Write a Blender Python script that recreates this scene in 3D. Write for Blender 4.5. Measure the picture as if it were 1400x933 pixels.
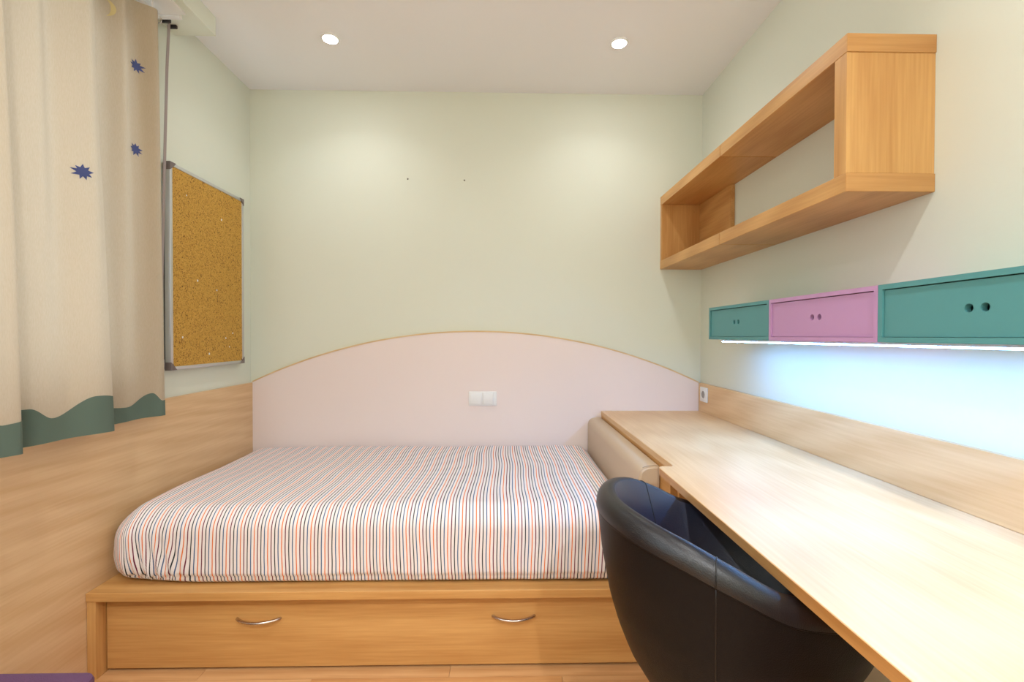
import bpy, bmesh, math, random
from mathutils import Vector, Matrix, noise
random.seed(7)
for o in list(bpy.data.objects): bpy.data.objects.remove(o)
scn = bpy.context.scene
COL = scn.collection
PI = math.pi

# ------------------------------------------------------------------ camera
YAW, PITCH, ROLL, FPX = 0.0201, -0.0114, 0.0024, 620.4
H = 1.18
cam_d = bpy.data.cameras.new('camera'); cam = bpy.data.objects.new('camera', cam_d); COL.objects.link(cam)
cam_d.sensor_width = 36; cam_d.sensor_fit = 'HORIZONTAL'; cam_d.lens = FPX*36/1400; cam_d.clip_start = 0.02
cam.matrix_world = (Matrix.Translation((0, 0, H)) @ Matrix.Rotation(-YAW, 4, 'Z')
                    @ Matrix.Rotation(PI/2+PITCH, 4, 'X') @ Matrix.Rotation(ROLL, 4, 'Z'))
scn.camera = cam

# ------------------------------------------------------------------ world, exposure
w = bpy.data.worlds.new('sky'); scn.world = w; w.use_nodes = True
bg = w.node_tree.nodes['Background']
bg.inputs[0].default_value = (0.74, 0.88, 1.0, 1); bg.inputs[1].default_value = 3.4
scn.view_settings.view_transform = 'Standard'; scn.view_settings.look = 'None'
scn.view_settings.exposure = 0.10; scn.view_settings.gamma = 1; scn.view_settings.use_curve_mapping = False
SPOT_W = 10.5
SPOT_COL = (0.95, 0.97, 1.0)
LED_STRENGTH = 75.0
LED_COL = (0.17, 0.44, 1.0)

# room (metres): camera stands at x = 0, y = 0
XL, XR, YB, YF, ZC = -1.435, 1.149, 2.613, -1.35, 2.572
XP = -1.417            # face of the wooden panel on the left wall

# ------------------------------------------------------------------ materials
def lin(r, g, b):
    f = lambda c: (c/12.92 if c <= 0.04045 else ((c+0.055)/1.055)**2.4)
    return (f(r/255), f(g/255), f(b/255), 1)
def mat(name, col, rough=0.5, metal=0.0, bump=0, bscale=200, spec=0.5):
    m = bpy.data.materials.new(name); m.use_nodes = True
    nt = m.node_tree; b = nt.nodes['Principled BSDF']
    b.inputs['Base Color'].default_value = col; b.inputs['Roughness'].default_value = rough
    b.inputs['Metallic'].default_value = metal; b.inputs['Specular IOR Level'].default_value = spec
    if bump:
        tc = nt.nodes.new('ShaderNodeTexCoord'); n = nt.nodes.new('ShaderNodeTexNoise'); bp = nt.nodes.new('ShaderNodeBump')
        n.inputs['Scale'].default_value = bscale; n.inputs['Detail'].default_value = 3
        bp.inputs['Strength'].default_value = bump; bp.inputs['Distance'].default_value = 0.002
        nt.links.new(tc.outputs['Object'], n.inputs['Vector']); nt.links.new(n.outputs['Fac'], bp.inputs['Height'])
        nt.links.new(bp.outputs['Normal'], b.inputs['Normal'])
    return m
def wood(name, axis, light, dark, rough=0.38, streak=1.0, seed=0.0):
    """laminate with the grain along object axis 0/1/2"""
    m = bpy.data.materials.new(name); m.use_nodes = True
    nt = m.node_tree; N = nt.nodes; L = nt.links; b = N['Principled BSDF']
    tc = N.new('ShaderNodeTexCoord')
    def mapped(al, ac):
        mp = N.new('ShaderNodeMapping'); s = [ac]*3; s[axis] = al
        mp.inputs['Scale'].default_value = s; mp.inputs['Location'].default_value = (seed, seed*1.7, seed*.6)
        L.new(tc.outputs['Object'], mp.inputs['Vector']); return mp
    a = N.new('ShaderNodeTexNoise'); a.inputs['Scale'].default_value = 1.0; a.inputs['Detail'].default_value = 5
    a.inputs['Distortion'].default_value = 1.1
    L.new(mapped(0.9, 9).outputs[0], a.inputs['Vector'])
    f = N.new('ShaderNodeTexNoise'); f.inputs['Scale'].default_value = 1.0; f.inputs['Detail'].default_value = 4
    L.new(mapped(5, 130).outputs[0], f.inputs['Vector'])
    wv = N.new('ShaderNodeTexWave'); wv.wave_type = 'RINGS'; wv.inputs['Scale'].default_value = 1.3
    wv.inputs['Distortion'].default_value = 5; wv.inputs['Detail'].default_value = 3; wv.inputs['Detail Scale'].default_value = 1.2
    L.new(mapped(0.7, 5).outputs[0], wv.inputs['Vector'])
    m1 = N.new('ShaderNodeMath'); m1.operation = 'MULTIPLY'; m1.inputs[1].default_value = 0.44*streak; L.new(a.outputs['Fac'], m1.inputs[0])
    m2 = N.new('ShaderNodeMath'); m2.operation = 'MULTIPLY_ADD'; m2.inputs[1].default_value = 0.40*streak; L.new(f.outputs['Fac'], m2.inputs[0]); L.new(m1.outputs[0], m2.inputs[2])
    m3 = N.new('ShaderNodeMath'); m3.operation = 'MULTIPLY_ADD'; m3.inputs[1].default_value = 0.16*streak; L.new(wv.outputs['Fac'], m3.inputs[0]); L.new(m2.outputs[0], m3.inputs[2])
    r = N.new('ShaderNodeValToRGB'); r.color_ramp.elements[0].position = 0.33; r.color_ramp.elements[1].position = 0.67
    r.color_ramp.elements[0].color = dark; r.color_ramp.elements[1].color = light
    L.new(m3.outputs[0], r.inputs['Fac']); L.new(r.outputs['Color'], b.inputs['Base Color'])
    bp = N.new('ShaderNodeBump'); bp.inputs['Strength'].default_value = 0.05; bp.inputs['Distance'].default_value = 0.001
    L.new(f.outputs['Fac'], bp.inputs['Height']); L.new(bp.outputs['Normal'], b.inputs['Normal'])
    b.inputs['Roughness'].default_value = rough
    return m
WL, WD = lin(216, 166, 102), lin(190, 136, 75)
PL, PD = lin(230, 195, 150), lin(213, 172, 124)  # paler beech: daylight sheen and LED light put into the colour
M = {}
for i, ax in enumerate('xyz'): M['wood_'+ax] = wood('beech_laminate_'+ax, i, WL, WD, seed=i*3.1)
M['panel_y'] = wood('sheen_lit_beech_panel', 1, PL, PD, rough=0.33, seed=2.2)
M['desk_y'] = wood('led_lit_beech_desk', 1, PL, PD, rough=0.42, seed=8.4)
M['trim_x'] = wood('pale_beech_trim', 0, lin(232, 204, 160), lin(214, 180, 132), seed=1.4)
M['edge_y'] = wood('beech_edge_y', 1, lin(208, 156, 96), lin(180, 126, 68), seed=5)
M['edge_x'] = wood('beech_edge_x', 0, lin(208, 156, 96), lin(180, 126, 68), seed=6)
M['edge_z'] = wood('beech_edge_z', 2, lin(208, 156, 96), lin(180, 126, 68), seed=7)
M['wall'] = mat('pale_green_paint', lin(224, 227, 212), 0.62, bump=0.12, bscale=160, spec=0.35)
M['ceil'] = mat('white_ceiling_paint', lin(243, 244, 248), 0.8, bump=0.08, bscale=120)
M['white'] = mat('white_plastic', lin(238, 238, 238), 0.35)
M['lid'] = mat('white_lid', lin(230, 226, 222), 0.5)
M['pink'] = mat('pale_pink_laminate', lin(238, 223, 219), 0.42, bump=0.03, bscale=300)
M['alu'] = mat('brushed_aluminium', lin(205, 205, 206), 0.38, 0.75)
M['nickel'] = mat('satin_nickel', lin(200, 190, 180), 0.25, 1.0)
M['corner'] = mat('grey_brown_plastic', lin(120, 108, 106), 0.5)
M['dark'] = mat('dark_plastic', lin(50, 46, 46), 0.5)
M['darkedge'] = mat('dark_board_edge', lin(95, 95, 95), 0.6)
M['strap'] = mat('grey_webbing', lin(160, 146, 142), 0.8, bump=0.3, bscale=900)
M['teal'] = mat('teal_lacquer', lin(84, 147, 149), 0.42, bump=0.04, bscale=250)
M['lilac'] = mat('lilac_lacquer', lin(192, 146, 190), 0.42, bump=0.04, bscale=250)
M['inside'] = mat('dark_cabinet_inside', lin(40, 60, 60), 0.7)
M['leather'] = mat('black_leatherette', lin(20, 17, 18), 0.42, bump=0.25, bscale=420, spec=0.14)
M['rim'] = mat('black_leatherette_rim', lin(22, 20, 23), 0.36, bump=0.25, bscale=420, spec=0.5)
M['lining'] = mat('blue_lit_leatherette_lining', lin(26, 32, 52), 0.36, bump=0.2, bscale=420, spec=1.0)  # blue LED light tinted into the black leatherette colour
M['thread'] = mat('dark_seam', lin(14, 12, 12), 0.5)
M['taupe'] = mat('taupe_leatherette', lin(196, 174, 148), 0.42, bump=0.2, bscale=500)
M['purple'] = mat('purple_fabric', lin(92, 58, 88), 0.8, bump=0.6, bscale=350)
M['hem'] = mat('sage_green_cotton', lin(92, 110, 98), 0.9, bump=0.2, bscale=500)
M['star'] = mat('blue_star_cloth', lin(72, 82, 134), 0.85, bump=0.4, bscale=500)
M['moon'] = mat('yellow_moon_cloth', lin(216, 198, 142), 0.9)
M['chrome'] = mat('chrome', lin(210, 210, 212), 0.15, 1.0)
M['black'] = mat('black_plastic', lin(25, 25, 26), 0.45)

def emit(name, col, s):
    m = bpy.data.materials.new(name); m.use_nodes = True; nt = m.node_tree
    nt.nodes.remove(nt.nodes['Principled BSDF']); e = nt.nodes.new('ShaderNodeEmission')
    e.inputs[0].default_value = (*col, 1); e.inputs[1].default_value = s
    nt.links.new(e.outputs[0], nt.nodes['Material Output'].inputs[0]); return m
M['led'] = emit('led_diffuser', LED_COL, LED_STRENGTH)
M['bulb'] = emit('spot_bulb', SPOT_COL, 150)

def curtain_mat():
    m = bpy.data.materials.new('cream_cotton'); m.use_nodes = True; nt = m.node_tree; N = nt.nodes; L = nt.links
    N.remove(N['Principled BSDF'])
    tc = N.new('ShaderNodeTexCoord'); n = N.new('ShaderNodeTexNoise'); n.inputs['Scale'].default_value = 500
    mp = N.new('ShaderNodeMapping'); mp.inputs['Scale'].default_value = (1, 1, .15)
    L.new(tc.outputs['Object'], mp.inputs['Vector']); L.new(mp.outputs[0], n.inputs['Vector'])
    r = N.new('ShaderNodeValToRGB'); r.color_ramp.elements[0].color = lin(192, 174, 148); r.color_ramp.elements[1].color = lin(206, 190, 168)
    L.new(n.outputs['Fac'], r.inputs['Fac'])
    d = N.new('ShaderNodeBsdfDiffuse'); t = N.new('ShaderNodeBsdfTranslucent'); mx = N.new('ShaderNodeMixShader'); mx.inputs[0].default_value = 0.28
    for s in (d, t): L.new(r.outputs[0], s.inputs['Color'])
    L.new(d.outputs[0], mx.inputs[1]); L.new(t.outputs[0], mx.inputs[2]); L.new(mx.outputs[0], N['Material Output'].inputs[0])
    return m
M['curtain'] = curtain_mat()
def glass_mat():
    m = bpy.data.materials.new('window_glass'); m.use_nodes = True; nt = m.node_tree; N = nt.nodes; L = nt.links
    N.remove(N['Principled BSDF'])
    t = N.new('ShaderNodeBsdfTransparent'); g = N.new('ShaderNodeBsdfGlossy'); g.inputs['Roughness'].default_value = 0.02
    mx = N.new('ShaderNodeMixShader'); mx.inputs[0].default_value = 0.08
    L.new(t.outputs[0], mx.inputs[1]); L.new(g.outputs[0], mx.inputs[2]); L.new(mx.outputs[0], N['Material Output'].inputs[0]); return m
M['glass'] = glass_mat()
def cork_mat():
    m = bpy.data.materials.new('cork'); m.use_nodes = True; nt = m.node_tree; N = nt.nodes; L = nt.links; b = N['Principled BSDF']
    tc = N.new('ShaderNodeTexCoord')
    v = N.new('ShaderNodeTexVoronoi'); v.inputs['Scale'].default_value = 260; L.new(tc.outputs['Object'], v.inputs['Vector'])
    r = N.new('ShaderNodeValToRGB'); cr = r.color_ramp; cr.interpolation = 'CONSTANT'
    cr.elements[0].color = lin(120, 84, 34); cr.elements[1].position = 0.05; cr.elements[1].color = lin(188, 142, 58)
    for p, c in ((0.35, lin(206, 160, 72)), (0.62, lin(196, 150, 62)), (0.90, lin(168, 122, 48))):
        e = cr.elements.new(p); e.color = c
    sep = N.new('ShaderNodeSeparateColor'); L.new(v.outputs['Color'], sep.inputs[0]); L.new(sep.outputs[0], r.inputs['Fac'])
    n = N.new('ShaderNodeTexNoise'); n.inputs['Scale'].default_value = 115; n.inputs['Detail'].default_value = 1
    L.new(tc.outputs['Object'], n.inputs['Vector'])
    r2 = N.new('ShaderNodeValToRGB'); r2.color_ramp.elements[0].position = 0.27; r2.color_ramp.elements[1].position = 0.34
    r2.color_ramp.elements[0].color = (0.13, 0.08, 0.05, 1); r2.color_ramp.elements[1].color = (1, 1, 1, 1)
    L.new(n.outputs['Fac'], r2.inputs['Fac'])
    mx = N.new('ShaderNodeMix'); mx.data_type = 'RGBA'; mx.blend_type = 'MULTIPLY'; mx.inputs[0].default_value = 0.8
    L.new(r.outputs[0], mx.inputs[6]); L.new(r2.outputs[0], mx.inputs[7]); L.new(mx.outputs[2], b.inputs['Base Color'])
    b.inputs['Roughness'].default_value = 0.85
    return m
M['cork'] = cork_mat()
def sheet_mat():
    """white cotton with thin coloured stripes: the stripe runs at constant u of the cloth's UV (u in metres)"""
    m = bpy.data.materials.new('striped_cotton'); m.use_nodes = True; nt = m.node_tree; N = nt.nodes; L = nt.links; b = N['Principled BSDF']
    uv = N.new('ShaderNodeUVMap'); sx = N.new('ShaderNodeSeparateXYZ'); L.new(uv.outputs[0], sx.inputs[0])
    def math_(op, a, bb=None):
        n = N.new('ShaderNodeMath'); n.operation = op
        for i, v in enumerate((a, bb)):
            if v is None: continue
            if isinstance(v, (int, float)): n.inputs[i].default_value = v
            else: L.new(v, n.inputs[i])
        return n.outputs[0]
    P = 0.0121
    k = math_('DIVIDE', sx.outputs[0], P)
    fr = math_('FRACT', k)
    tri = math_('ABSOLUTE', math_('SUBTRACT', fr, 0.5))
    line = N.new('ShaderNodeMapRange'); line.inputs[1].default_value = 0.11; line.inputs[2].default_value = 0.17
    line.inputs[3].default_value = 1.0; line.inputs[4].default_value = 0.0; L.new(tri, line.inputs[0])
    idx = math_('FRACT', math_('DIVIDE', math_('FLOOR', k), 4.0))
    r = N.new('ShaderNodeValToRGB'); cr = r.color_ramp; cr.interpolation = 'CONSTANT'
    cr.elements[0].position = 0; cr.elements[0].color = lin(226, 118, 48)
    cr.elements[1].position = 0.2; cr.elements[1].color = lin(110, 30, 58)
    e = cr.elements.new(0.45); e.color = lin(40, 44, 48)
    e = cr.elements.new(0.70); e.color = lin(62, 92, 136)
    L.new(idx, r.inputs['Fac'])
    mx = N.new('ShaderNodeMix'); mx.data_type = 'RGBA'; L.new(line.outputs[0], mx.inputs[0])
    mx.inputs[6].default_value = lin(236, 228, 226); L.new(r.outputs[0], mx.inputs[7])
    L.new(mx.outputs[2], b.inputs['Base Color'])
    b.inputs['Roughness'].default_value = 0.85; b.inputs['Specular IOR Level'].default_value = 0.2
    tc = N.new('ShaderNodeTexCoord'); n = N.new('ShaderNodeTexNoise'); n.inputs['Scale'].default_value = 28; n.inputs['Detail'].default_value = 4
    L.new(tc.outputs['Object'], n.inputs['Vector']); bp = N.new('ShaderNodeBump'); bp.inputs['Strength'].default_value = 0.22; bp.inputs['Distance'].default_value = 0.01
    L.new(n.outputs['Fac'], bp.inputs['Height']); L.new(bp.outputs[0], b.inputs['Normal'])
    return m
M['sheet'] = sheet_mat()

# ------------------------------------------------------------------ helpers
def box(bm, x0, x1, y0, y1, z0, z1, bev=0.0, seg=2):
    vs = [bm.verts.new((x, y, z)) for x in (x0, x1) for y in (y0, y1) for z in (z0, z1)]
    fs = [(0, 1, 3, 2), (4, 6, 7, 5), (0, 4, 5, 1), (2, 3, 7, 6), (0, 2, 6, 4), (1, 5, 7, 3)]
    faces = [bm.faces.new([vs[i] for i in f]) for f in fs]
    if bev:
        es = list({e for f in faces for e in f.edges})
        bmesh.ops.bevel(bm, geom=es, offset=bev, segments=seg, affect='EDGES', profile=0.5)
    return bm
def B(*a, **k): return box(bmesh.new(), *a, **k)
def prism(pts, z0, z1, bev=0.0, axis=2):
    """polygon (list of 2-tuples) extruded along axis; the 2-tuples fill the other two axes in order"""
    bm = bmesh.new()
    def P(p, h):
        if axis == 2: return (p[0], p[1], h)
        if axis == 1: return (p[0], h, p[1])
        return (h, p[0], p[1])
    a = [bm.verts.new(P(p, z0)) for p in pts]; b = [bm.verts.new(P(p, z1)) for p in pts]
    bm.faces.new(a); bm.faces.new(b)
    n = len(pts)
    for i in range(n): bm.faces.new((a[i], a[(i+1) % n], b[(i+1) % n], b[i]))
    bmesh.ops.recalc_face_normals(bm, faces=bm.faces)
    if bev:
        es = [e for e in bm.edges if (e.calc_face_angle(0) or 0) > 0.6]
        bmesh.ops.bevel(bm, geom=es, offset=bev, segments=2, affect='EDGES', profile=0.5)
    return bm
def tube(path, rad, n=10, closed=False, bm=None, flat=None):
    bm = bm or bmesh.new(); path = [Vector(p) for p in path]; rings = []
    m = len(path)
    for i, p in enumerate(path):
        a = path[(i-1) % m] if (closed or i > 0) else p; b = path[(i+1) % m] if (closed or i < m-1) else p
        t = (b-a).normalized(); up = Vector((0, 0, 1)) if abs(t.z) < 0.95 else Vector((0, 1, 0))
        s = t.cross(up).normalized(); u = s.cross(t)
        r = rad(i/(m-1)) if callable(rad) else rad
        rings.append([bm.verts.new(p+s*math.cos(2*PI*k/n)*r+u*math.sin(2*PI*k/n)*(r if flat is None else r*flat)) for k in range(n)])
    for i in range(m if closed else m-1):
        A, C = rings[i], rings[(i+1) % m]
        for k in range(n): bm.faces.new((A[k], A[(k+1) % n], C[(k+1) % n], C[k]))
    if not closed: bm.faces.new(rings[0]); bm.faces.new(rings[-1])
    bmesh.ops.recalc_face_normals(bm, faces=bm.faces)
    return bm
def lathe(prof, cx, cy, n=32, bm=None):
    """prof: (r, z) list; r = 0 ends close"""
    bm = bm or bmesh.new(); rings = []
    for r, z in prof:
        if r < 1e-6: rings.append([bm.verts.new((cx, cy, z))])
        else: rings.append([bm.verts.new((cx+r*math.cos(2*PI*k/n), cy+r*math.sin(2*PI*k/n), z)) for k in range(n)])
    for a, b in zip(rings, rings[1:]):
        for k in range(n):
            q = [a[k % len(a)], a[(k+1) % len(a)], b[(k+1) % len(b)], b[k % len(b)]]
            u = []
            for v in q:
                if v not in u: u.append(v)
            if len(u) > 2: bm.faces.new(u)
    bmesh.ops.recalc_face_normals(bm, faces=bm.faces)
    return bm
def wpos(o):
    v = Vector(o.location)
    while o.parent: o = o.parent; v += Vector(o.location)
    return v
def obj(name, bm, m, parent=None, smooth=False, base=None):
    """ONE mesh object; geometry is given in world metres"""
    if base is None and parent is None:
        xs = [v.co for v in bm.verts]
        lo = Vector([min(c[i] for c in xs) for i in range(3)]); hi = Vector([max(c[i] for c in xs) for i in range(3)])
        base = Vector(((lo.x+hi.x)/2, (lo.y+hi.y)/2, lo.z))
    off = wpos(parent) if parent else Vector(base)
    bmesh.ops.translate(bm, verts=bm.verts, vec=-off)
    me = bpy.data.meshes.new(name); bm.to_mesh(me); bm.free()
    me.materials.append(M[m] if isinstance(m, str) else m)
    o = bpy.data.objects.new(name, me); COL.objects.link(o)
    if parent: o.parent = parent
    else: o.location = off
    if smooth:
        for p in me.polygons: p.use_smooth = True
        if smooth != 'all':
            me.set_sharp_from_angle(angle=0.7)
    return o
def tag(o, label, cat=None, group=None, kind=None):
    o['label'] = label
    if cat: o['category'] = cat
    if group: o['group'] = group
    if kind: o['kind'] = kind
    return o
def thing(name, label, cat, loc, group=None):
    o = bpy.data.objects.new(name, None); COL.objects.link(o); o.location = loc; o.empty_display_size = 0.05
    return tag(o, label, cat, group)
def struct(name, bm, m, label, parent=None):
    o = obj(name, bm, m, parent)
    if parent is None: tag(o, label, None, None, 'structure')
    return o
def copy_tree(o, delta, parent=None):
    c = o.copy(); COL.objects.link(c); c.parent = parent
    if parent is None: c.location = Vector(o.location)+Vector(delta)
    for ch in list(o.children): copy_tree(ch, delta, c)
    return c

# ------------------------------------------------------------------ the setting
WY0, WY1, WZ0, WZ1 = -0.85, 1.76, 0.98, 2.36        # window opening in the left wall; uncovered stretch added for daylight fill
T = 0.12
struct('wall_back', B(XL-T, XR+T, YB, YB+T, -0.05, ZC+0.05), 'wall', 'pale green painted wall behind the bed')
struct('wall_right', B(XR, XR+T, YF, YB, -0.05, ZC+0.05), 'wall', 'pale green painted wall above the desk')
struct('wall_front', B(XL-T, XR+T, YF-T, YF, -0.05, ZC+0.05), 'wall', 'pale green painted wall facing the bed')
bm = bmesh.new()
box(bm, XL-T, XL, YF, WY0, -0.05, ZC+0.05); box(bm, XL-T, XL, WY1, YB, -0.05, ZC+0.05)
box(bm, XL-T, XL, WY0, WY1, -0.05, WZ0); box(bm, XL-T, XL, WY0, WY1, WZ1, ZC+0.05)
struct('wall_left', bm, 'wall', 'pale green painted wall with the curtained window')
struct('ceiling', B(XL, XR, YF, YB, ZC, ZC+0.05), 'ceil', 'white painted ceiling')
# floor: base and parquet strips
floor = struct('floor', B(XL, XR, YF, YB, -0.05, -0.006), mat('floor_joint', lin(110, 70, 40), 0.8), 'orange brown wood strip parquet floor')
pm = [wood('parquet_%d' % i, 0, c, d, rough=0.3, seed=i*2.3) for i, (c, d) in enumerate((
    (lin(222, 176, 124), lin(196, 144, 92)), (lin(214, 162, 106), lin(186, 130, 78)), (lin(228, 186, 136), lin(204, 156, 104)), (lin(206, 152, 98), lin(176, 118, 68))))]
pw, plen = 0.0715, 0.86
meshes = []
for i in range(4):
    bm = B(-plen/2+0.0005, plen/2-0.0005, -pw/2+0.0004, pw/2-0.0004, -0.006, 0.0)
    me = bpy.data.meshes.new('plank'); bm.to_mesh(me); bm.free(); me.materials.append(pm[i]); meshes.append(me)
y = 1.70-pw/2; row = 0; fl = wpos(floor)
while y > YF+pw/2:
    x = XL+(0.23*row*1.7) % plen-plen/2
    while x < XR+plen/2:
        a, b_ = max(XL, x-plen/2), min(XR, x+plen/2)
        if b_-a > 0.03:
            if b_-a > plen-0.002: me = meshes[random.randrange(4)]
            else:
                bm = B(-(b_-a)/2+0.0005, (b_-a)/2-0.0005, -pw/2+0.0004, pw/2-0.0004, -0.006, 0.0)
                me = bpy.data.meshes.new('plank'); bm.to_mesh(me); bm.free(); me.materials.append(pm[random.randrange(4)])
            o = bpy.data.objects.new('plank', me); COL.objects.link(o); o.parent = floor
            o.location = Vector(((a+b_)/2, y, 0))-fl
        x += plen
    y -= pw; row += 1
# wooden panel on the left wall and upstand along the desk
struct('trim_1', B(XL, XP, YF, YB-0.0005, 0.0, 0.912, bev=0.0012), 'panel_y', 'beech panel covering the lower part of the window wall')
struct('trim_2', B(XR-0.018, XR, -0.45, YB-0.018, 0.7505, 0.912, bev=0.0012), 'desk_y', 'beech upstand board along the wall above the desk')
# soffit with the roller shutter lid
sof = struct('trim_3', B(XL, -1.260, YF, 2.028, 2.49, ZC), 'wall', 'pale green boxed soffit above the curtain')
obj('shutter_lid', B(XL+0.006, -1.292, -0.3, 1.885, 2.481, 2.4905, bev=0.001), 'lid', sof)['label'] = 'white shutter box lid'
obj('lid_rail', B(XL+0.012, -1.318, 1.885, 1.905, 2.474, 2.4905, bev=0.002), 'lid', sof)
# window behind the curtain and its added open stretch
win = struct('window_1', (lambda bm: (box(bm, XL-0.09, XL-0.04, WY0, WY0+0.06, WZ0, WZ1), box(bm, XL-0.09, XL-0.04, WY1-0.06, WY1, WZ0, WZ1),
      box(bm, XL-0.09, XL-0.04, WY0+0.06, WY1-0.06, WZ0, WZ0+0.06), box(bm, XL-0.09, XL-0.04, WY0+0.06, WY1-0.06, WZ1-0.06, WZ1),
      box(bm, XL-0.09, XL-0.04, (WY0+WY1)/2-0.04, (WY0+WY1)/2+0.04, WZ0+0.06, WZ1-0.06), bm)[-1])(bmesh.new()), 'white', 'white framed window behind the curtain, with an added uncovered stretch')
for a, b_ in ((WY0+0.06, (WY0+WY1)/2-0.04), ((WY0+WY1)/2+0.04, WY1-0.06)):
    obj('pane', B(XL-0.068, XL-0.064, a-0.004, b_+0.004, WZ0+0.056, WZ1-0.056), 'glass', win)

# ------------------------------------------------------------------ ceiling downlights
def downlight(x, y, label, grp=None):
    t = thing('ceiling_spotlight', label, 'light', (x, y, ZC), grp)
    obj('trim_ring', lathe([(0.030, ZC-0.001), (0.0335, ZC-0.006), (0.041, ZC-0.005), (0.043, ZC+0.0005)], x, y, 32), 'white', t, True)
    obj('bulb', lathe([(0, ZC-0.010), (0.012, ZC-0.0095), (0.022, ZC-0.0075), (0.0315, ZC-0.003)], x, y, 32), 'bulb', t, True)
    ld = bpy.data.lights.new('spot_beam', 'AREA'); ld.shape = 'DISK'; ld.size = 0.06; ld.energy = SPOT_W*(0.12 if y > 1.5 else 0.42 if y > 0 else 2.5); ld.color = SPOT_COL; ld.spread = 2.3
    lo = bpy.data.objects.new('spot_beam', ld); COL.objects.link(lo); lo.parent = t; lo.location = (0, 0, -0.012)
for x, y, s in ((-0.811, 2.158, 'round recessed ceiling spotlight above the bed, on the cork board side'),
                (0.549, 2.158, 'round recessed ceiling spotlight above the bed, on the wall shelf side'),
                (-0.811, 0.55, 'round recessed ceiling spotlight in the middle of the ceiling on the curtain side'),
                (0.549, 0.55, 'round recessed ceiling spotlight in the middle of the ceiling on the desk side'),
                (-0.811, -0.85, 'added unseen fill spotlight in the ceiling by the wall facing the bed, curtain side'),  # unseen rear pair, added as fill light for the room
                (0.549, -0.85, 'added unseen fill spotlight in the ceiling by the wall facing the bed, desk side')):
    downlight(x, y, s, 'recessed ceiling spotlights')

# ------------------------------------------------------------------ headboard
HX0, HX1 = XP+0.0005, XR-0.0185
xc, ztop, R = -0.147, 1.207, 2.946
arc = [(HX0+(HX1-HX0)*i/60, 0) for i in range(61)]
arc = [(x, ztop-(R-math.sqrt(R*R-(x-xc)**2))) for x, _ in arc]
hb = thing('headboard', 'pale pink arched headboard panel with thin wooden edge on the back wall', 'headboard', (xc, YB-0.009, 0.30))
obj('panel', prism([(HX0, 0.30)]+[(x, z-0.006) for x, z in arc]+[(HX1, 0.30)], YB-0.018, YB-0.0003, axis=1), 'pink', hb)
obj('edge_trim', prism([(x, z-0.006) for x, z in arc]+[(x, z+0.002) for x, z in reversed(arc)], YB-0.020, YB-0.0003, axis=1), 'trim_x', hb)['label'] = 'thin beech edging'
sw = thing('light_switch', 'white double light switch on the pale pink headboard', 'switch', (-0.115, YB-0.018, 0.82))
obj('frame', B(-0.195, -0.035, YB-0.0245, YB-0.0178, 0.780, 0.862, bev=0.003), 'white', sw, True)
for x0, x1 in ((-0.186, -0.119), (-0.112, -0.053)):
    obj('rocker', B(x0, x1, YB-0.031, YB-0.024, 0.789, 0.855, bev=0.003), 'white', sw, True)
sk = thing('wall_socket', 'white wall socket on the wooden upstand in the corner', 'socket', (XR-0.018, 2.517, 0.85))
obj('plate', B(XR-0.0265, XR-0.0178, 2.475, 2.560, 0.812, 0.894, bev=0.003), 'white', sk, True)
bm = bmesh.new()
for k in range(24):
    pass
rg = lathe([(0.021, 0), (0.021, 0.0015), (0.0235, 0.002), (0.025, 0)], 0, 0, 28)
bmesh.ops.rotate(rg, verts=rg.verts, matrix=Matrix.Rotation(-PI/2, 3, 'Y'), cent=(0, 0, 0)); bmesh.ops.translate(rg, verts=rg.verts, vec=(XR-0.0262, 2.517, 0.853))
obj('socket_ring', rg, 'white', sk, True)
rg = lathe([(0, 0.0006), (0.0205, 0.0006), (0.0205, 0)], 0, 0, 28)
bmesh.ops.rotate(rg, verts=rg.verts, matrix=Matrix.Rotation(-PI/2, 3, 'Y'), cent=(0, 0, 0)); bmesh.ops.translate(rg, verts=rg.verts, vec=(XR-0.0262, 2.517, 0.853))
obj('socket_well', rg, mat('socket_grey', lin(150, 146, 142), 0.5), sk)
bm.free()
for x, z, s in ((-0.545, 2.075, 'tiny dark nail hole plug in the back wall nearer the cork board'), (-0.222, 2.07, 'tiny dark nail hole plug in the back wall nearer the shelf')):
    rg = lathe([(0, 0.004), (0.002, 0.004), (0.0045, 0.002), (0.0055, 0)], 0, 0, 12)
    bmesh.ops.rotate(rg, verts=rg.verts, matrix=Matrix.Rotation(PI/2, 3, 'X'), cent=(0, 0, 0)); bmesh.ops.translate(rg, verts=rg.verts, vec=(x, YB+0.0005, z))
    tag(obj('wall_plug', rg, mat('plug_grey', lin(130, 126, 112), 0.6), None, True), s, 'wall plug', 'nail holes in the back wall')

# ------------------------------------------------------------------ bed
PX0, PX1, PY0, PY1, PZ = XP+0.001, 0.5665, 1.560, YB-0.019, 0.300
bed = thing('bed_frame', 'beech bed base with a long drawer under the striped mattress', 'bed', (-0.43, 2.08, 0))
obj('platform', B(PX0, PX1, PY0, PY1, PZ-0.030, PZ, bev=0.002), 'wood_x', bed)
obj('side_panel', B(PX0, PX0+0.030, PY0+0.004, PY1, 0.0, PZ-0.0302, bev=0.0015), 'wood_z', bed)
obj('side_panel', B(PX1-0.030, PX1, PY0+0.004, PY1, 0.0, PZ-0.0302, bev=0.0015), 'wood_z', bed)
obj('back_panel', B(PX0+0.03, PX1-0.03, PY1-0.02, PY1, 0.0, PZ-0.0302), 'wood_x', bed)
dr = obj('drawer', B(PX0+0.033, PX1-0.033, 1.604, 1.624, 0.010, PZ-0.034, bev=0.0015), 'wood_x', bed)
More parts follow.
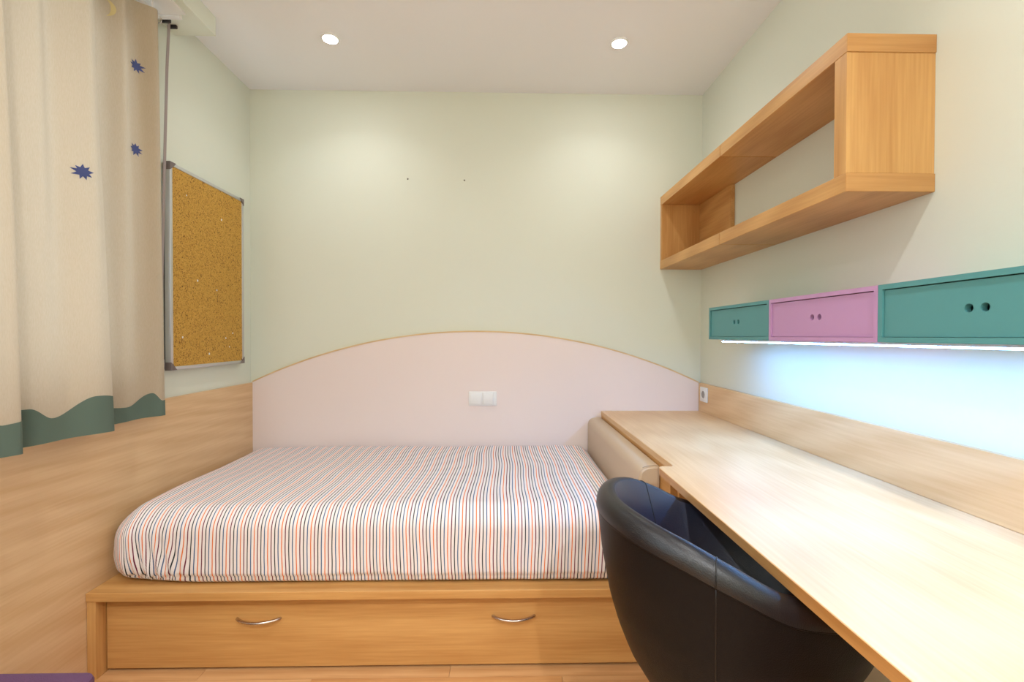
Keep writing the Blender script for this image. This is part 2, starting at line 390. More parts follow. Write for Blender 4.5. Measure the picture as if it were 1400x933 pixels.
for xa, xb in ((-0.930, -0.783), (-0.032, 0.113)):
    pts = []
    for i in range(17):
        t = i/16; s = math.sin(PI*t)
        pts.append((xa+(xb-xa)*t, 1.604-0.003-0.027*s**0.8, 0.183))
    pts = [(pts[0][0]-0.001, 1.606, 0.183)]+pts+[(pts[-1][0]+0.001, 1.606, 0.183)]
    obj('handle', tube(pts, 0.0058, 12, flat=0.8), 'nickel', dr, 'all')['label'] = 'satin nickel bow handle'

def mattress():
    x0, x1, y0, y1, z0, z1 = XP+0.012, 0.484, 1.592, YB-0.024, PZ, 0.568
    nx, ny, nz = 150, 84, 26
    bm = bmesh.new(); uvl = bm.loops.layers.uv.new('UVMap'); vd = {}; U = {}
    def sm(a, b, t): t = max(0, min(1, (t-a)/(b-a))); return t*t*(3-2*t)
    def vert(i, j, k):
        key = (i, j, k)
        if key in vd: return vd[key]
        # denser sampling near the edges
        ease = lambda t: 0.5-0.5*math.cos(PI*t)*(0.55+0.45*abs(math.cos(PI*t)))
        fx, fy, fz = i/nx, j/ny, k/nz
        p = Vector((x0+(x1-x0)*fx, y0+(y1-y0)*fy, z0+(z1-z0)*fz))
        left = 1-sm(0.0, 0.35, p.x-x0)
        r = 0.050+0.035*fz+0.045*left*1.0
        r = min(r, (z1-z0)/2-0.005)
        # horizontal rounding is larger than vertical rounding at the corners
        q = Vector((min(max(p.x, x0+r), x1-r), min(max(p.y, y0+r), y1-r), min(max(p.z, z0+r), z1-r)))
        d = p-q
        if d.length > 1e-9:
            m_ = max(abs(d.x), abs(d.y), abs(d.z))
            p = q+d*(m_/d.length)
        nrm = (p-q).normalized() if (p-q).length > 1e-6 else Vector((0, 0, 1))
        drop = max(0, z1-p.z)
        # cloth coordinate
        wob = 0.012*noise.noise(Vector((p.x*2.3, p.y*3.1, p.z*2.0+4)))+0.0035*noise.noise(Vector((p.x*7, p.y*6, p.z*9)))
        u = p.x+wob-0.9*max(0, -nrm.x)**1.4*drop*0.9+0.9*max(0, nrm.x)**1.4*drop*0.5
        # pull towards gathered pleat near the left front corner
        g = math.exp(-((p.x-(x0+0.19))/0.10)**2)*sm(0.05, 0.22, drop)*(1-sm(0.03, 0.14, p.y-y0))
        u += 0.05*g*math.sin((p.x-(x0+0.19))/0.10*1.6)*drop*6*0.6
        # relief of the cloth
        n3 = noise.noise(Vector((p.x*3.2, p.y*4.0, p.z*3.0)))*0.007+noise.noise(Vector((p.x*11, p.y*7, p.z*5+9)))*0.0024
        side = sm(0.10, 0.24, drop)
        wr = noise.noise(Vector((p.x*30, p.y*26, p.z*3.5+2)))*0.0032*side+noise.noise(Vector((p.x*9, p.y*9, p.z*22)))*0.0022*side
        gr = -0.0055*math.exp(-((p.z-(z0+0.030))/0.006)**2)*sm(0.1, 0.2, drop)
        pl = 0.010*g*math.sin(p.x*150+p.z*30)
        if fz > 0.02: p = p+nrm*(n3+wr+gr+pl)
        if p.z > z1-0.1: p.z -= 0.006*sm(0.2, 0.9, 1-abs(fy-0.5)*2)*0
        p.x = max(p.x, XP+0.001); p.y = min(p.y, YB-0.0185); p.z = max(p.z, PZ+0.0)
        v = bm.verts.new(p); vd[key] = v; U[v] = (u, p.y-drop)
        return v
    def face(*q):
        f = bm.faces.new(q); f.smooth = True
        for l in f.loops: l[uvl].uv = U[l.vert]
    for i in range(nx):
        for j in range(ny):
            face(vert(i, j, nz), vert(i+1, j, nz), vert(i+1, j+1, nz), vert(i, j+1, nz))
            face(vert(i, j, 0), vert(i, j+1, 0), vert(i+1, j+1, 0), vert(i+1, j, 0))
        for k in range(nz):
            face(vert(i, 0, k), vert(i+1, 0, k), vert(i+1, 0, k+1), vert(i, 0, k+1))
            face(vert(i, ny, k), vert(i, ny, k+1), vert(i+1, ny, k+1), vert(i+1, ny, k))
    for j in range(ny):
        for k in range(nz):
            face(vert(0, j, k), vert(0, j, k+1), vert(0, j+1, k+1), vert(0, j+1, k))
            face(vert(nx, j, k), vert(nx, j+1, k), vert(nx, j+1, k+1), vert(nx, j, k+1))
    return bm
tag(obj('mattress', mattress(), 'sheet', None, 'all'), 'mattress in a white fitted sheet with thin coloured stripes, lying on the bed base', 'mattress')

# bolster at the desk end of the bed
bol = thing('bolster_cushion', 'taupe leatherette bolster cushion standing between mattress and desk', 'cushion', (0.525, 2.09, PZ))
prof = [(0.491, PZ+0.002), (0.489, 0.672), (0.494, 0.694), (0.506, 0.706), (0.523, 0.711), (0.548, 0.714), (0.5625, 0.712), (0.5645, 0.70), (0.5645, PZ+0.002)]
bm = prism(prof, 1.61, YB-0.022, axis=1)
bmesh.ops.bevel(bm, geom=[e for e in bm.edges if abs(e.verts[0].co.y-e.verts[1].co.y) < 1e-5 and e.verts[0].co.y < 1.7], offset=0.008, segments=3, affect='EDGES')
obj('cover', bm, 'taupe', bol, True)
obj('seam', tube([(x+(0.001 if x > .53 else -0.001), 1.621, z) for x, z in prof[3:7]], 0.0012, 6), mat('taupe_seam', lin(120, 102, 84), 0.7), bol)

# ------------------------------------------------------------------ desk
desk = thing('desk', 'long beech laminate desk running along the wall under the cabinets', 'desk', (0.83, 1.0, 0))
def arcpts(cx, cy, r, a0, a1, n=6): return [(cx+r*math.cos(a0+(a1-a0)*i/n), cy+r*math.sin(a0+(a1-a0)*i/n)) for i in range(n+1)]
DX0, DX1 = 0.5655, 0.512
top = [(XR-0.0005, YB-0.0185), (DX0, YB-0.0185)]+arcpts(DX0-0.012, 1.497, 0.012, 0, -PI/2, 5)+[(DX1+0.016, 1.485)]+arcpts(DX1+0.016, 1.469, 0.016, PI/2, PI, 5)+[(DX1, -0.45), (XR-0.0005, -0.45)]
obj('desk_top', prism(top, 0.7255, 0.750, bev=0.0018), 'desk_y', desk)
edge = [(DX1-0.0006, 1.462), (DX1-0.0006, -0.45)]
obj('edge_band', B(DX1-0.0008, DX1, -0.449, 1.466, 0.7268, 0.7485), 'edge_y', desk)['label'] = 'darker beech edge band'
obj('side_panel', B(0.5675, 0.590, 1.52, YB-0.0185, 0.0, 0.7255, bev=0.001), 'wood_y', desk)
obj('end_panel', B(0.590, XR-0.001, 1.50, 1.522, 0.0, 0.7255, bev=0.001), 'wood_z', desk)
obj('end_panel', B(0.535, XR-0.001, -0.44, -0.418, 0.0, 0.7255, bev=0.001), 'wood_z', desk)
obj('rear_panel', B(XR-0.02, XR-0.001, -0.418, 1.50, 0.35, 0.7255, bev=0.001), 'wood_y', desk)

# ------------------------------------------------------------------ wall shelf: two joined open units
SX, SZ0, SZ1, TH = 0.908, 1.566, 1.983, 0.049
SW = XR-0.0004
sh = thing('wall_shelf', 'open beech wall shelf unit with a thick end panel, away from the corner', 'shelf', (1.03, 1.54, SZ0))
obj('top_board', B(SX, SW, 1.190, 1.8905, SZ1-TH, SZ1, bev=0.0015), 'wood_y', sh)
obj('bottom_board', B(SX, SW, 1.190, 1.8905, SZ0, SZ0+TH, bev=0.0015), 'wood_y', sh)
obj('end_panel', B(SX+0.001, SW, 1.1915, 1.236, SZ0+TH, SZ1-TH, bev=0.001), 'wood_z', sh)
for za in (SZ0, SZ1-TH): obj('edge_band', B(SX+0.0008, SW-0.0005, 1.1890, 1.1903, za+0.001, za+TH-0.001), 'edge_x', sh)
sc = thing('wall_shelf', 'open beech wall shelf unit filling the corner, with a short wooden back panel', 'shelf', (1.03, 2.25, SZ0))
obj('top_board', B(SX, SW, 1.8935, YB-0.0005, SZ1-TH, SZ1, bev=0.0015), 'wood_y', sc)
obj('bottom_board', B(SX, SW, 1.8935, YB-0.0005, SZ0, SZ0+TH, bev=0.0015), 'wood_y', sc)
obj('end_panel', B(SX+0.001, SW, YB-0.024, YB-0.0005, SZ0+TH, SZ1-TH, bev=0.001), 'wood_z', sc)
obj('back_panel', B(SW-0.022, SW, 2.235, YB-0.024, SZ0+TH, SZ1-TH, bev=0.001), 'wood_y', sc)
for zz, yy in ((SZ1-TH-0.04, 0.19), (SZ0+TH+0.035, 0.03)):
    rg = lathe([(0, 0.0025), (0.005, 0.0025), (0.0065, 0)], 0, 0, 16)
    bmesh.ops.rotate(rg, verts=rg.verts, matrix=Matrix.Rotation(PI/2, 3, 'X'), cent=(0, 0, 0)); bmesh.ops.translate(rg, verts=rg.verts, vec=(SX+yy, YB-0.024, zz))
    obj('screw_cap', rg, 'wood_z', sc, True)

# ------------------------------------------------------------------ small wall cabinets
CX, CZ0, CZ1 = 0.950, 1.166, 1.3105
def door_mesh(y0, y1, z0, z1, xf, th, holes, r):
    bm = bmesh.new(); loops = []
    loops.append([(y0, z0), (y1, z0), (y1, z1), (y0, z1)])
    for hy, hz in holes: loops.append([(hy+r*math.cos(2*PI*k/28), hz+r*math.sin(2*PI*k/28)) for k in range(28)])
    es = []; rings = []
    for lp in loops:
        vs = [bm.verts.new((xf, a, b_)) for a, b_ in lp]; rings.append(vs)
        es += [bm.edges.new((vs[i], vs[(i+1) % len(vs)])) for i in range(len(vs))]
    bmesh.ops.triangle_fill(bm, edges=es, use_beauty=True, use_dissolve=False)
    fs = list(bm.faces)
    r_ = bmesh.ops.extrude_face_region(bm, geom=fs)
    nv = [g for g in r_['geom'] if isinstance(g, bmesh.types.BMVert)]
    bmesh.ops.translate(bm, verts=nv, vec=(th, 0, 0))
    bmesh.ops.recalc_face_normals(bm, faces=bm.faces)
    return bm
CY = [2.076, 1.604, 1.1325, 0.660]
for i, (col, lab) in enumerate((('teal', 'teal wall cabinet with two finger holes, on the bed side of the lilac one'),
                                ('lilac', 'lilac wall cabinet with two finger holes between the two teal ones'),
                                ('teal', 'teal wall cabinet with two finger holes, farthest from the bed in its row'))):
    y1, y0 = CY[i]-0.0006, CY[i+1]+0.0006
    t = thing('wall_cabinet', lab, 'cabinet', (1.05, (y0+y1)/2, CZ0), 'row of small cabinets above the desk')
    th = 0.0125
    bm = bmesh.new()
    box(bm, CX, SW, y0, y1, CZ1-th, CZ1); box(bm, CX, SW, y0, y1, CZ0, CZ0+th)
    box(bm, CX, SW, y0, y0+th, CZ0+th, CZ1-th); box(bm, CX, SW, y1-th, y1, CZ0+th, CZ1-th)
    obj('carcass', bm, col, t)
    obj('back_panel', B(SW-0.012, SW, y0+th, y1-th, CZ0+th, CZ1-th), col, t)
    g = 0.0016; ym = (y0+y1)/2; zm = (CZ0+CZ1)/2+0.001
    dm = door_mesh(y0+th+g, y1-th-g, CZ0+th+g*0.6, CZ1-th-g*1.4, CX+0.005, 0.014, [(ym-0.0158, zm), (ym+0.0158, zm)], 0.0092)
    obj('door', dm, col, t)

# led strip light below the cabinets
led = thing('under_cabinet_light', 'slim glowing LED strip light under the row of cabinets', 'light', (0.985, 1.3, 1.15))
LX0, LX1, LY0, LY1 = 0.962, 0.990, 0.68, 1.975
obj('housing', B(LX0, LX1, LY0, LY1, 1.1595, 1.1662, bev=0.001), 'alu', led)
obj('diffuser', prism([(LX0+0.001, 1.1598), (LX0+0.001, 1.1565), (LX0+0.002, 1.1555), (LX1-0.004, 1.1555), (LX1-0.004, 1.1598)], LY0+0.001, LY1-0.001, axis=1), 'led', led)
obj('rear_lip', B(LX1-0.0038, LX1, LY0, LY1, 1.1560, 1.1596), 'alu', led)
obj('end_cap', B(LX0, LX1, LY1, LY1+0.006, 1.1555, 1.1662), 'white', led)
obj('end_cap', B(LX0, LX1, LY0-0.006, LY0, 1.1555, 1.1662), 'white', led)

# ------------------------------------------------------------------ cork board on the left wall
KX = -1.402; ky0, ky1, kz0, kz1 = 1.946, 2.488, 1.030, 1.912
cb = thing('cork_board', 'rectangular cork pin board in an aluminium frame on the window wall', 'pin board', (XL, (ky0+ky1)/2, kz0))
obj('cork_sheet', B(XL+0.012, KX-0.003, ky0+0.012, ky1-0.012, kz0+0.012, kz1-0.012), 'cork', cb)
obj('backing', B(XL+0.0005, XL+0.012, ky0+0.004, ky1-0.004, kz0+0.004, kz1-0.004), 'darkedge', cb)
fw = 0.015
for a in ((ky0, ky1, kz0, kz0+fw), (ky0, ky1, kz1-fw, kz1), (ky0, ky0+fw, kz0+fw, kz1-fw), (ky1-fw, ky1, kz0+fw, kz1-fw)):
    obj('frame_rail', B(XL+0.008, KX, *a, bev=0.0025), 'alu', cb, True)
for yy, sy in ((ky0, 1), (ky1, -1)):
    for zz, sz in ((kz0, 1), (kz1, -1)):
        tri = [(yy-sy*0.001, zz-sz*0.001), (yy+sy*0.034, zz-sz*0.001), (yy+sy*0.026, zz+sz*0.008), (yy+sy*0.012, zz+sz*0.024), (yy-sy*0.001, zz+sz*0.034)]
        obj('corner_cap', prism(tri, XL+0.006, KX+0.0025, bev=0.001, axis=0), 'corner', cb)
for k in range(9):
    yy, zz = ((2.05, 1.80), (2.30, 1.755), (2.12, 1.43), (2.26, 1.40), (2.02, 1.17), (2.33, 1.165), (2.36, 1.12), (2.20, 1.09), (2.39, 1.19))[k]
    s = 0.0022+0.0022*random.random()
    obj('paper_scrap', B(KX-0.0032, KX-0.0022, yy-s, yy+s*0.8, zz-s, zz+s*1.2), 'white', cb)

# ------------------------------------------------------------------ roller shutter strap
st = thing('shutter_strap', 'grey roller shutter pull strap hanging beside the cork board', 'strap', (-1.415, 1.93, 0.95))
bm = bmesh.new()
pts = [(-1.400, 1.943, 2.488), (-1.406, 1.938, 2.30), (-1.412, 1.932, 1.967), (-1.417, 1.915, 1.356), (-1.418, 1.905, 1.02)]
prev = None
for (x, y, z) in pts:
    cur = [bm.verts.new(c) for c in ((x-0.0012, y-0.007, z), (x+0.0012, y-0.007, z), (x+0.0012, y+0.007, z), (x-0.0012, y+0.007, z))]
    if prev:
        for k in range(4): bm.faces.new((prev[k], prev[(k+1) % 4], cur[(k+1) % 4], cur[k]))
    else: bm.faces.new(cur)
    prev = cur
bm.faces.new(prev); bmesh.ops.recalc_face_normals(bm, faces=bm.faces)
obj('webbing', bm, 'strap', st)
obj('guide', B(-1.418, -1.380, 1.918, 1.930, 2.4755, 2.4905, bev=0.003), 'dark', st)
obj('guide', B(-1.418, -1.380, 1.955, 1.967, 2.4755, 2.4905, bev=0.003), 'dark', st)
obj('winder_box', B(XL+0.0005, XL+0.022, 1.885, 1.925, 0.94, 1.08, bev=0.004), 'white', st)

# ------------------------------------------------------------------ curtain with rod
CT, CBZ = 2.430, 0.862
ctl = [(1.832, -1.347), (1.80, -1.346), (1.75, -1.358), (1.69, -1.376), (1.62, -1.390), (1.568, -1.372), (1.553, -1.325), (1.532, -1.288), (1.485, -1.292), (1.42, -1.318),
       (1.36, -1.345), (1.305, -1.372), (1.268, -1.362), (1.256, -1.318), (1.230, -1.280), (1.165, -1.288), (1.06, -1.318), (0.99, -1.352), (0.93, -1.366), (0.895, -1.330),
       (0.865, -1.285), (0.81, -1.285), (0.74, -1.32), (0.66, -1.36), (0.60, -1.36), (0.57, -1.31), (0.53, -1.28), (0.46, -1.30), (0.38, -1.345)]
def catmull(P, n=10):
    out = []
    for i in range(len(P)-1):
        p0, p1, p2, p3 = [Vector(P[max(0, min(len(P)-1, i+k))]) for k in (-1, 0, 1, 2)]
        for k in range(n):
            t = k/n
            out.append(0.5*((2*p1)+(-p0+p2)*t+(2*p0-5*p1+4*p2-p3)*t*t+(-p0+3*p1-3*p2+p3)*t**3))
    out.append(Vector(P[-1])); return out
prof2 = catmull(ctl)
arcl = [0.0]
for a, b_ in zip(prof2, prof2[1:]): arcl.append(arcl[-1]+(b_-a).length)
ULEN = arcl[-1]
def plan(u):
    u = max(0, min(ULEN-1e-6, u)); lo, hi = 0, len(arcl)-1
    while hi-lo > 1:
        mid = (lo+hi)//2
        if arcl[mid] <= u: lo = mid
        else: hi = mid
    t = (u-arcl[lo])/max(1e-9, arcl[hi]-arcl[lo]); return prof2[lo].lerp(prof2[hi], t)
def surf(u, z):
    p = plan(u); v = max(0, (z-CBZ)/(CT-CBZ))                # 0 hem .. 1 top
    y, x = p.x, p.y
    x = -1.372+(x+1.372)*(1-0.32*v**1.5)
    tt = min(1, max(0, v))
    y -= 0.040*tt*min(1, (1.86-y)/0.3+0.9)*0.9
    x += 0.018*(0.22+tt**1.3)*math.sin(u*46+0.6+0.5*tt)+0.004*tt*math.sin(u*97)+0.004*noise.noise(Vector((u*9, z*1.4, 3)))
    return Vector((x, y, z))
cz = CBZ
def curtain_bm(zlo, zhi, nu, nv, off=0.0, u0=0.0, u1=None):
    u1 = ULEN if u1 is None else u1
    bm = bmesh.new(); g = []
    for i in range(nu+1):
        u = u0+(u1-u0)*i/nu; a = zlo(u); b_ = zhi(u); col_ = []
        for j in range(nv+1):
            z = a+(b_-a)*j/nv; p = surf(u, z)
            if off:
                d = surf(u+0.002, z)-surf(u-0.002, z); n = Vector((d.y, -d.x, 0)).normalized()
                if n.x < 0 and abs(d.y) > abs(d.x): n = -n
                p = p+n*off*SGN
            col_.append(bm.verts.new(p))
        g.append(col_)
    for i in range(nu):
        for j in range(nv): bm.faces.new((g[i][j], g[i+1][j], g[i+1][j+1], g[i][j+1])).smooth = True
    bmesh.ops.recalc_face_normals(bm, faces=bm.faces)
    return bm
def nrm(u, z):
    d = surf(u+0.002, z)-surf(u-0.002, z)            # cloth runs towards the camera as u grows
    return Vector((-d.y, d.x, 0)).normalized()       # points into the room where the cloth is flat
SGN = 1
def hemz(u): return CBZ+0.004*math.sin(u*17)
KN = []
def wavez(u):
    """height of the green band over the hem, through measured crests and troughs, then periodic"""
    if u <= KN[0][0]: h = KN[0][1]
    elif u >= KN[-1][0]: h = KN[-1][1]+0.026*math.sin((u-KN[-1][0])*2*PI/0.34)
    else:
        for (a, ha), (b_, hb_) in zip(KN, KN[1:]):
            if u <= b_: t = (u-a)/(b_-a); h = ha+(hb_-ha)*(0.5-0.5*math.cos(PI*t)); break
    return CBZ+h
iv = cam.matrix_world.inverted()
def pix(p):
    q = iv @ p; return (700+FPX*q.x/-q.z, 466.5-FPX*q.y/-q.z, -q.z)
def u_at(px):
    c = [(pix(surf(ULEN*i/3000, CBZ+0.05)), ULEN*i/3000) for i in range(3000)]
    c = [(q[2], u) for q, u in c if abs(q[0]-px) < 2.0]
    return min(c)[1]
for px_, h_ in ((224, 0.060), (210, 0.094), (175, 0.053), (135, 0.123), (74, 0.070), (42, 0.104), (4, 0.084)): KN.append((u_at(px_), h_))
KN.sort()
cur = thing('curtain', 'cream cotton curtain with blue stars and wavy green hem at the window', 'curtain', (-1.33, 1.0, CBZ))
bm = curtain_bm(hemz, lambda u: CT, 420, 60)
obj('cloth', bm, 'curtain', cur, 'all')
def strip(zlo, zhi, nu, nv, off):
    bm = bmesh.new(); g = []
    for i in range(nu+1):
        u = ULEN*i/nu; a, b_ = zlo(u), zhi(u)
        g.append([bm.verts.new(surf(u, a+(b_-a)*j/nv)+nrm(u, a+(b_-a)*j/nv)*off) for j in range(nv+1)])
    for i in range(nu):
        for j in range(nv): bm.faces.new((g[i][j], g[i+1][j], g[i+1][j+1], g[i][j+1])).smooth = True
    return bm
bm = strip(lambda u: hemz(u)-0.0015, wavez, 420, 8, 0.0012)
b2 = strip(lambda u: hemz(u)-0.0015, wavez, 420, 8, -0.0012)
me_ = bpy.data.meshes.new('tmp'); b2.to_mesh(me_); b2.free(); bm.from_mesh(me_); bpy.data.meshes.remove(me_)
obj('hem_band', bm, 'hem', cur, 'all')['label'] = 'sage green hem band with a wavy upper edge'
# patches: find the cloth point whose direction from the camera matches a pixel, nearest to the camera first
def locate(px, py):
    best = None
    for i in range(0, 900):
        u = ULEN*i/900
        for j in range(0, 160):
            z = CBZ+(CT-CBZ)*j/160; x_, y_, d_ = pix(surf(u, z))
            e = math.hypot(x_-px, y_-py)
            if e < 4.0 and (best is None or d_ < best[0]-0.03 or (abs(d_-best[0]) <= 0.03 and e < best[3])): best = (d_, u, z, e)
    return best
def patch(name, outline, u0, z0, m, off=0.0022):
    bm = bmesh.new(); c = bm.verts.new(surf(u0, z0)+nrm(u0, z0)*off); rings = [[c]]
    n = len(outline)
    for k in (0.35, 0.7, 1.0):
        rings.append([bm.verts.new(surf(u0-a*k, z0+b_*k)+nrm(u0-a*k, z0+b_*k)*off) for a, b_ in outline])
    for a, b_ in zip(rings, rings[1:]):
        for i in range(n):
            if len(a) == 1: bm.faces.new((a[0], b_[i], b_[(i+1) % n]))
            else: bm.faces.new((a[i], b_[i], b_[(i+1) % n], a[(i+1) % n]))
    obj(name, bm, m, cur)
def star(r, seed, npt=9):
    random.seed(seed); out = []
    for k in range(npt*2):
        a = 2*PI*k/(npt*2)+0.2+random.uniform(-.08, .08); rr = r*(random.uniform(0.88, 1.12) if k % 2 == 0 else 0.56)
        out.append((rr*math.cos(a), rr*math.sin(a)))
    return out
def moon(r): return [(r*math.cos(a), r*math.sin(a)) for a in [0.9+ i*4.4/14 for i in range(15)]]+[(r*0.35+r*0.85*math.cos(a), r*0.85*math.sin(a)) for a in [4.9-i*3.6/12 for i in range(13)]]
for k, (px, py) in enumerate(((113, 237), (185, 91), (185, 204))):
    b_ = locate(px, py)
    if b_: patch('star_patch', star(0.0245, 11+k), b_[1], b_[2], 'star')
def crescent(u0, z0, r, m, off=0.0022):
    bm = bmesh.new(); prev = None
    for k in range(15):
        a = -1.25+2.5*k/14; wd = 0.34*math.cos(a*1.18)+0.02; cur_ = []
        for f in (1.0, 1.0-wd/2, 1.0-wd):
            uu, zz = u0-r*f*math.cos(a)*0.8, z0+r*f*math.sin(a); cur_.append(bm.verts.new(surf(uu, zz)+nrm(uu, zz)*off))
        if prev:
            for q in range(2): bm.faces.new((prev[q], prev[q+1], cur_[q+1], cur_[q]))
        prev = cur_
    obj('moon_patch', bm, m, cur)
for px, py, r in ((2, 28, 0.034), (140, 8, 0.032), (172, 140, 0.024)):
    b_ = locate(px, py)
    if b_: crescent(b_[1], b_[2], r, 'moon')
rod = thing('curtain_rod', 'thin white curtain rod below the shutter lid', 'curtain rod', (-1.385, 1.0, 2.434))
obj('rod', tube([(-1.362, -0.85, 2.4385), (-1.362, 1.0, 2.4385), (-1.362, 1.835, 2.4385)], 0.0062, 12), 'lid', rod, 'all')
obj('hook', tube([(-1.362, 1.832, 2.4385), (-1.362, 1.848, 2.438), (-1.366, 1.854, 2.428), (-1.375, 1.850, 2.422)], 0.0026, 8), 'nickel', rod, 'all')
for yy in (0.2, 1.0, 1.80):
    obj('bracket', tube([(-1.362, yy, 2.4385), (-1.362, yy, 2.46), (-1.362, yy, 2.483)], 0.005, 8), 'lid', rod, 'all')

# ------------------------------------------------------------------ tub chair
CXc, CYc = 0.500, 1.030
RP = [(0.285, 0.03), (0.29, 0.06), (0.31, 0.09), (0.355, 0.132), (0.39, 0.163), (0.46, 0.206), (0.52, 0.230), (0.58, 0.248), (0.677, 0.266), (0.81, 0.280), (0.86, 0.283)]
def rad(z):
    if z <= RP[0][0]: return RP[0][1]
    for (a, ra), (b_, rb) in zip(RP, RP[1:]):
        if z <= b_: return ra+(rb-ra)*(z-a)/(b_-a)
    return RP[-1][1]
def rimz(phi):
    a = abs(phi)
    pts = [(0, 0.818), (25, 0.815), (50, 0.797), (70, 0.764), (90, 0.722), (108, 0.700), (125, 0.684), (142, 0.662), (154, 0.615), (163, 0.545), (170, 0.505), (180, 0.495)]
    d = math.degrees(a)
    for i in range(len(pts)-1):
        if d <= pts[i+1][0]:
            t = (d-pts[i][0])/(pts[i+1][0]-pts[i][0]); t2 = t
            p0 = pts[max(0, i-1)][1]; p1 = pts[i][1]; p2 = pts[i+1][1]; p3 = pts[min(len(pts)-1, i+2)][1]
            return 0.5*((2*p1)+(-p0+p2)*t2+(2*p0-5*p1+4*p2-p3)*t2*t2+(-p0+3*p1-3*p2+p3)*t2**3)
    return pts[-1][1]
CH_ROT = 0.0
def cpt(phi, r, z):
    c = math.cos(phi+CH_ROT); return (CXc-r*c*(1.0 if c > 0 else 1.36), CYc+r*math.sin(phi+CH_ROT), z)
NPH = 120
def ring_surface(f, nv, close=True):
    bm = bmesh.new(); g = []
    for i in range(NPH):
        phi = -PI+2*PI*i/NPH
        g.append([bm.verts.new(cpt(phi, *f(phi, j/nv))) for j in range(nv+1)])
    for i in range(NPH):
        for j in range(nv): bm.faces.new((g[i][j], g[(i+1) % NPH][j], g[(i+1) % NPH][j+1], g[i][j+1]))
    bmesh.ops.recalc_face_normals(bm, faces=bm.faces); return bm
ROLLW = 0.062
ch = thing('tub_chair', 'black leatherette tub chair pushed under the desk', 'chair', (CXc, CYc, 0))
def f_out(phi, t):
    zt = rimz(phi)-0.040; z = 0.285+(zt-0.285)*t; return rad(z), z
bm = ring_surface(f_out, 26)
obj('shell', bm, 'leather', ch, 'all')
def f_rim(phi, t):
    zt = rimz(phi); a = math.radians(-8+128*t); ro = rad(zt-0.04)
    return ro-0.026+0.029*math.cos(a), zt-0.036+0.036*math.sin(a)
obj('rim_roll', ring_surface(f_rim, 14), 'rim', ch, 'all')['label'] = 'padded rolled rim'
def f_in(phi, t):
    r0, z0_ = f_rim(phi, 1.0); z = z0_+(0.42-z0_)*t; return max(0.02, r0+0.0006-0.088*(1-(1-t)**1.7)), z
obj('lining', ring_surface(f_in, 14), 'lining', ch, 'all')
obj('seat_cushion', lathe([(0, 0.515), (0.08, 0.513), (0.115, 0.502), (0.130, 0.485), (0.134, 0.465), (0.128, 0.435), (0.0, 0.43)], CXc+0.03, CYc, 48), 'lining', ch, 'all')
# piping under the rolled rim and the two upright seams
path = [cpt(-PI+2*PI*i/96, rad(rimz(-PI+2*PI*i/96)-0.041)+0.0012, rimz(-PI+2*PI*i/96)-0.041) for i in range(96)]
obj('piping', tube(path, 0.0022, 6, closed=True), 'leather', ch, 'all')
for dphi in (-63, 63):
    ph = math.radians(dphi)
    pts = [cpt(ph, rad(z)+0.0003, z) for z in [0.30+(rimz(ph)-0.041-0.30)*k/18 for k in range(19)]]
    obj('seam', tube(pts, 0.0015, 6), 'thread', ch, 'all')
    pts = [cpt(ph, f_rim(ph, k/12)[0]+0.0005*math.cos(2.2*k/12), f_rim(ph, k/12)[1]+0.0004) for k in range(13)]+[cpt(ph, f_in(ph, k/10)[0]-0.0004, f_in(ph, k/10)[1]) for k in range(10)]
    obj('seam', tube(pts, 0.0013, 6), 'thread', ch, 'all')
obj('gas_column', lathe([(0, 0.06), (0.030, 0.06), (0.030, 0.12), (0.022, 0.125), (0.022, 0.292), (0, 0.292)], CXc, CYc, 24), 'chrome', ch, True)
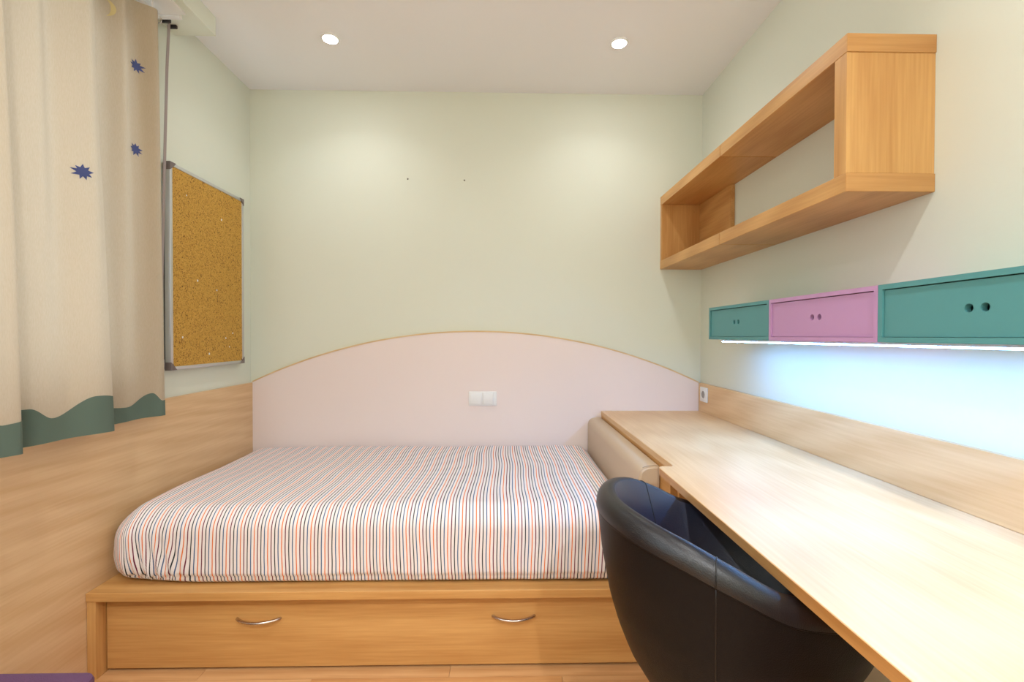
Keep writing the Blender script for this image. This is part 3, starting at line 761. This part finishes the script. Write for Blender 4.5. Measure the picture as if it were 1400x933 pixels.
for k in range(5):
    a = 2*PI*k/5+0.3
    d = Vector((math.cos(a), math.sin(a), 0)); c = Vector((CXc, CYc, 0))
    obj('leg', tube([c+d*0.02+Vector((0, 0, .088)), c+d*0.13+Vector((0, 0, .078)), c+d*0.25+Vector((0, 0, .062))], lambda t: 0.020-0.007*t, 10, flat=0.7), 'chrome', ch, 'all')
    wh = lathe([(0, -0.011), (0.021, -0.011), (0.025, -0.007), (0.025, 0.007), (0.021, 0.011), (0, 0.011)], 0, 0, 20)
    bmesh.ops.rotate(wh, verts=wh.verts, matrix=Matrix.Rotation(PI/2, 3, 'X'), cent=(0, 0, 0)); bmesh.ops.rotate(wh, verts=wh.verts, matrix=Matrix.Rotation(a+0.7, 3, 'Z'), cent=(0, 0, 0))
    p = c+d*0.25; bmesh.ops.translate(wh, verts=wh.verts, vec=(p.x, p.y, 0.0252))
    obj('castor', wh, 'black', ch, True)
    obj('castor_stem', tube([(p.x, p.y, 0.03), (p.x, p.y, 0.05), (p.x, p.y, 0.064)], 0.006, 8), 'black', ch, 'all')

# ------------------------------------------------------------------ purple pouf by the left panel
pf = thing('pouf', 'purple fabric covered pouf standing beside the beech wall panel', 'pouf', (-1.155, 0.80, 0))
def rounded(x0, x1, y0, y1, r, n=6):
    return arcpts(x1-r, y1-r, r, 0, PI/2, n)+arcpts(x0+r, y1-r, r, PI/2, PI, n)+arcpts(x0+r, y0+r, r, PI, 1.5*PI, n)+arcpts(x1-r, y0+r, r, 1.5*PI, 2*PI, n)
px0, px1, py0, py1 = XP+0.004, -0.906, 0.525, 1.037
bm = prism(rounded(px0+0.004, px1-0.004, py0+0.004, py1-0.004, 0.03), 0.03, 0.36); obj('body', bm, 'purple', pf, True)
bm = prism(rounded(px0, px1, py0, py1, 0.03), 0.362, 0.42, bev=0.010); obj('lid', bm, 'purple', pf, True)
obj('piping', tube([(x, y, 0.361) for x, y in rounded(px0-0.001, px1+0.001, py0-0.001, py1+0.001, 0.03)], 0.004, 6, closed=True), mat('purple_piping', lin(58, 36, 80), 0.8), pf, 'all')
for x, y in ((px0+.05, py0+.05), (px1-.05, py0+.05), (px0+.05, py1-.05), (px1-.05, py1-.05)):
    obj('foot', lathe([(0, 0), (0.018, 0), (0.022, 0.031), (0, 0.031)], x, y, 16), 'black', pf, True)
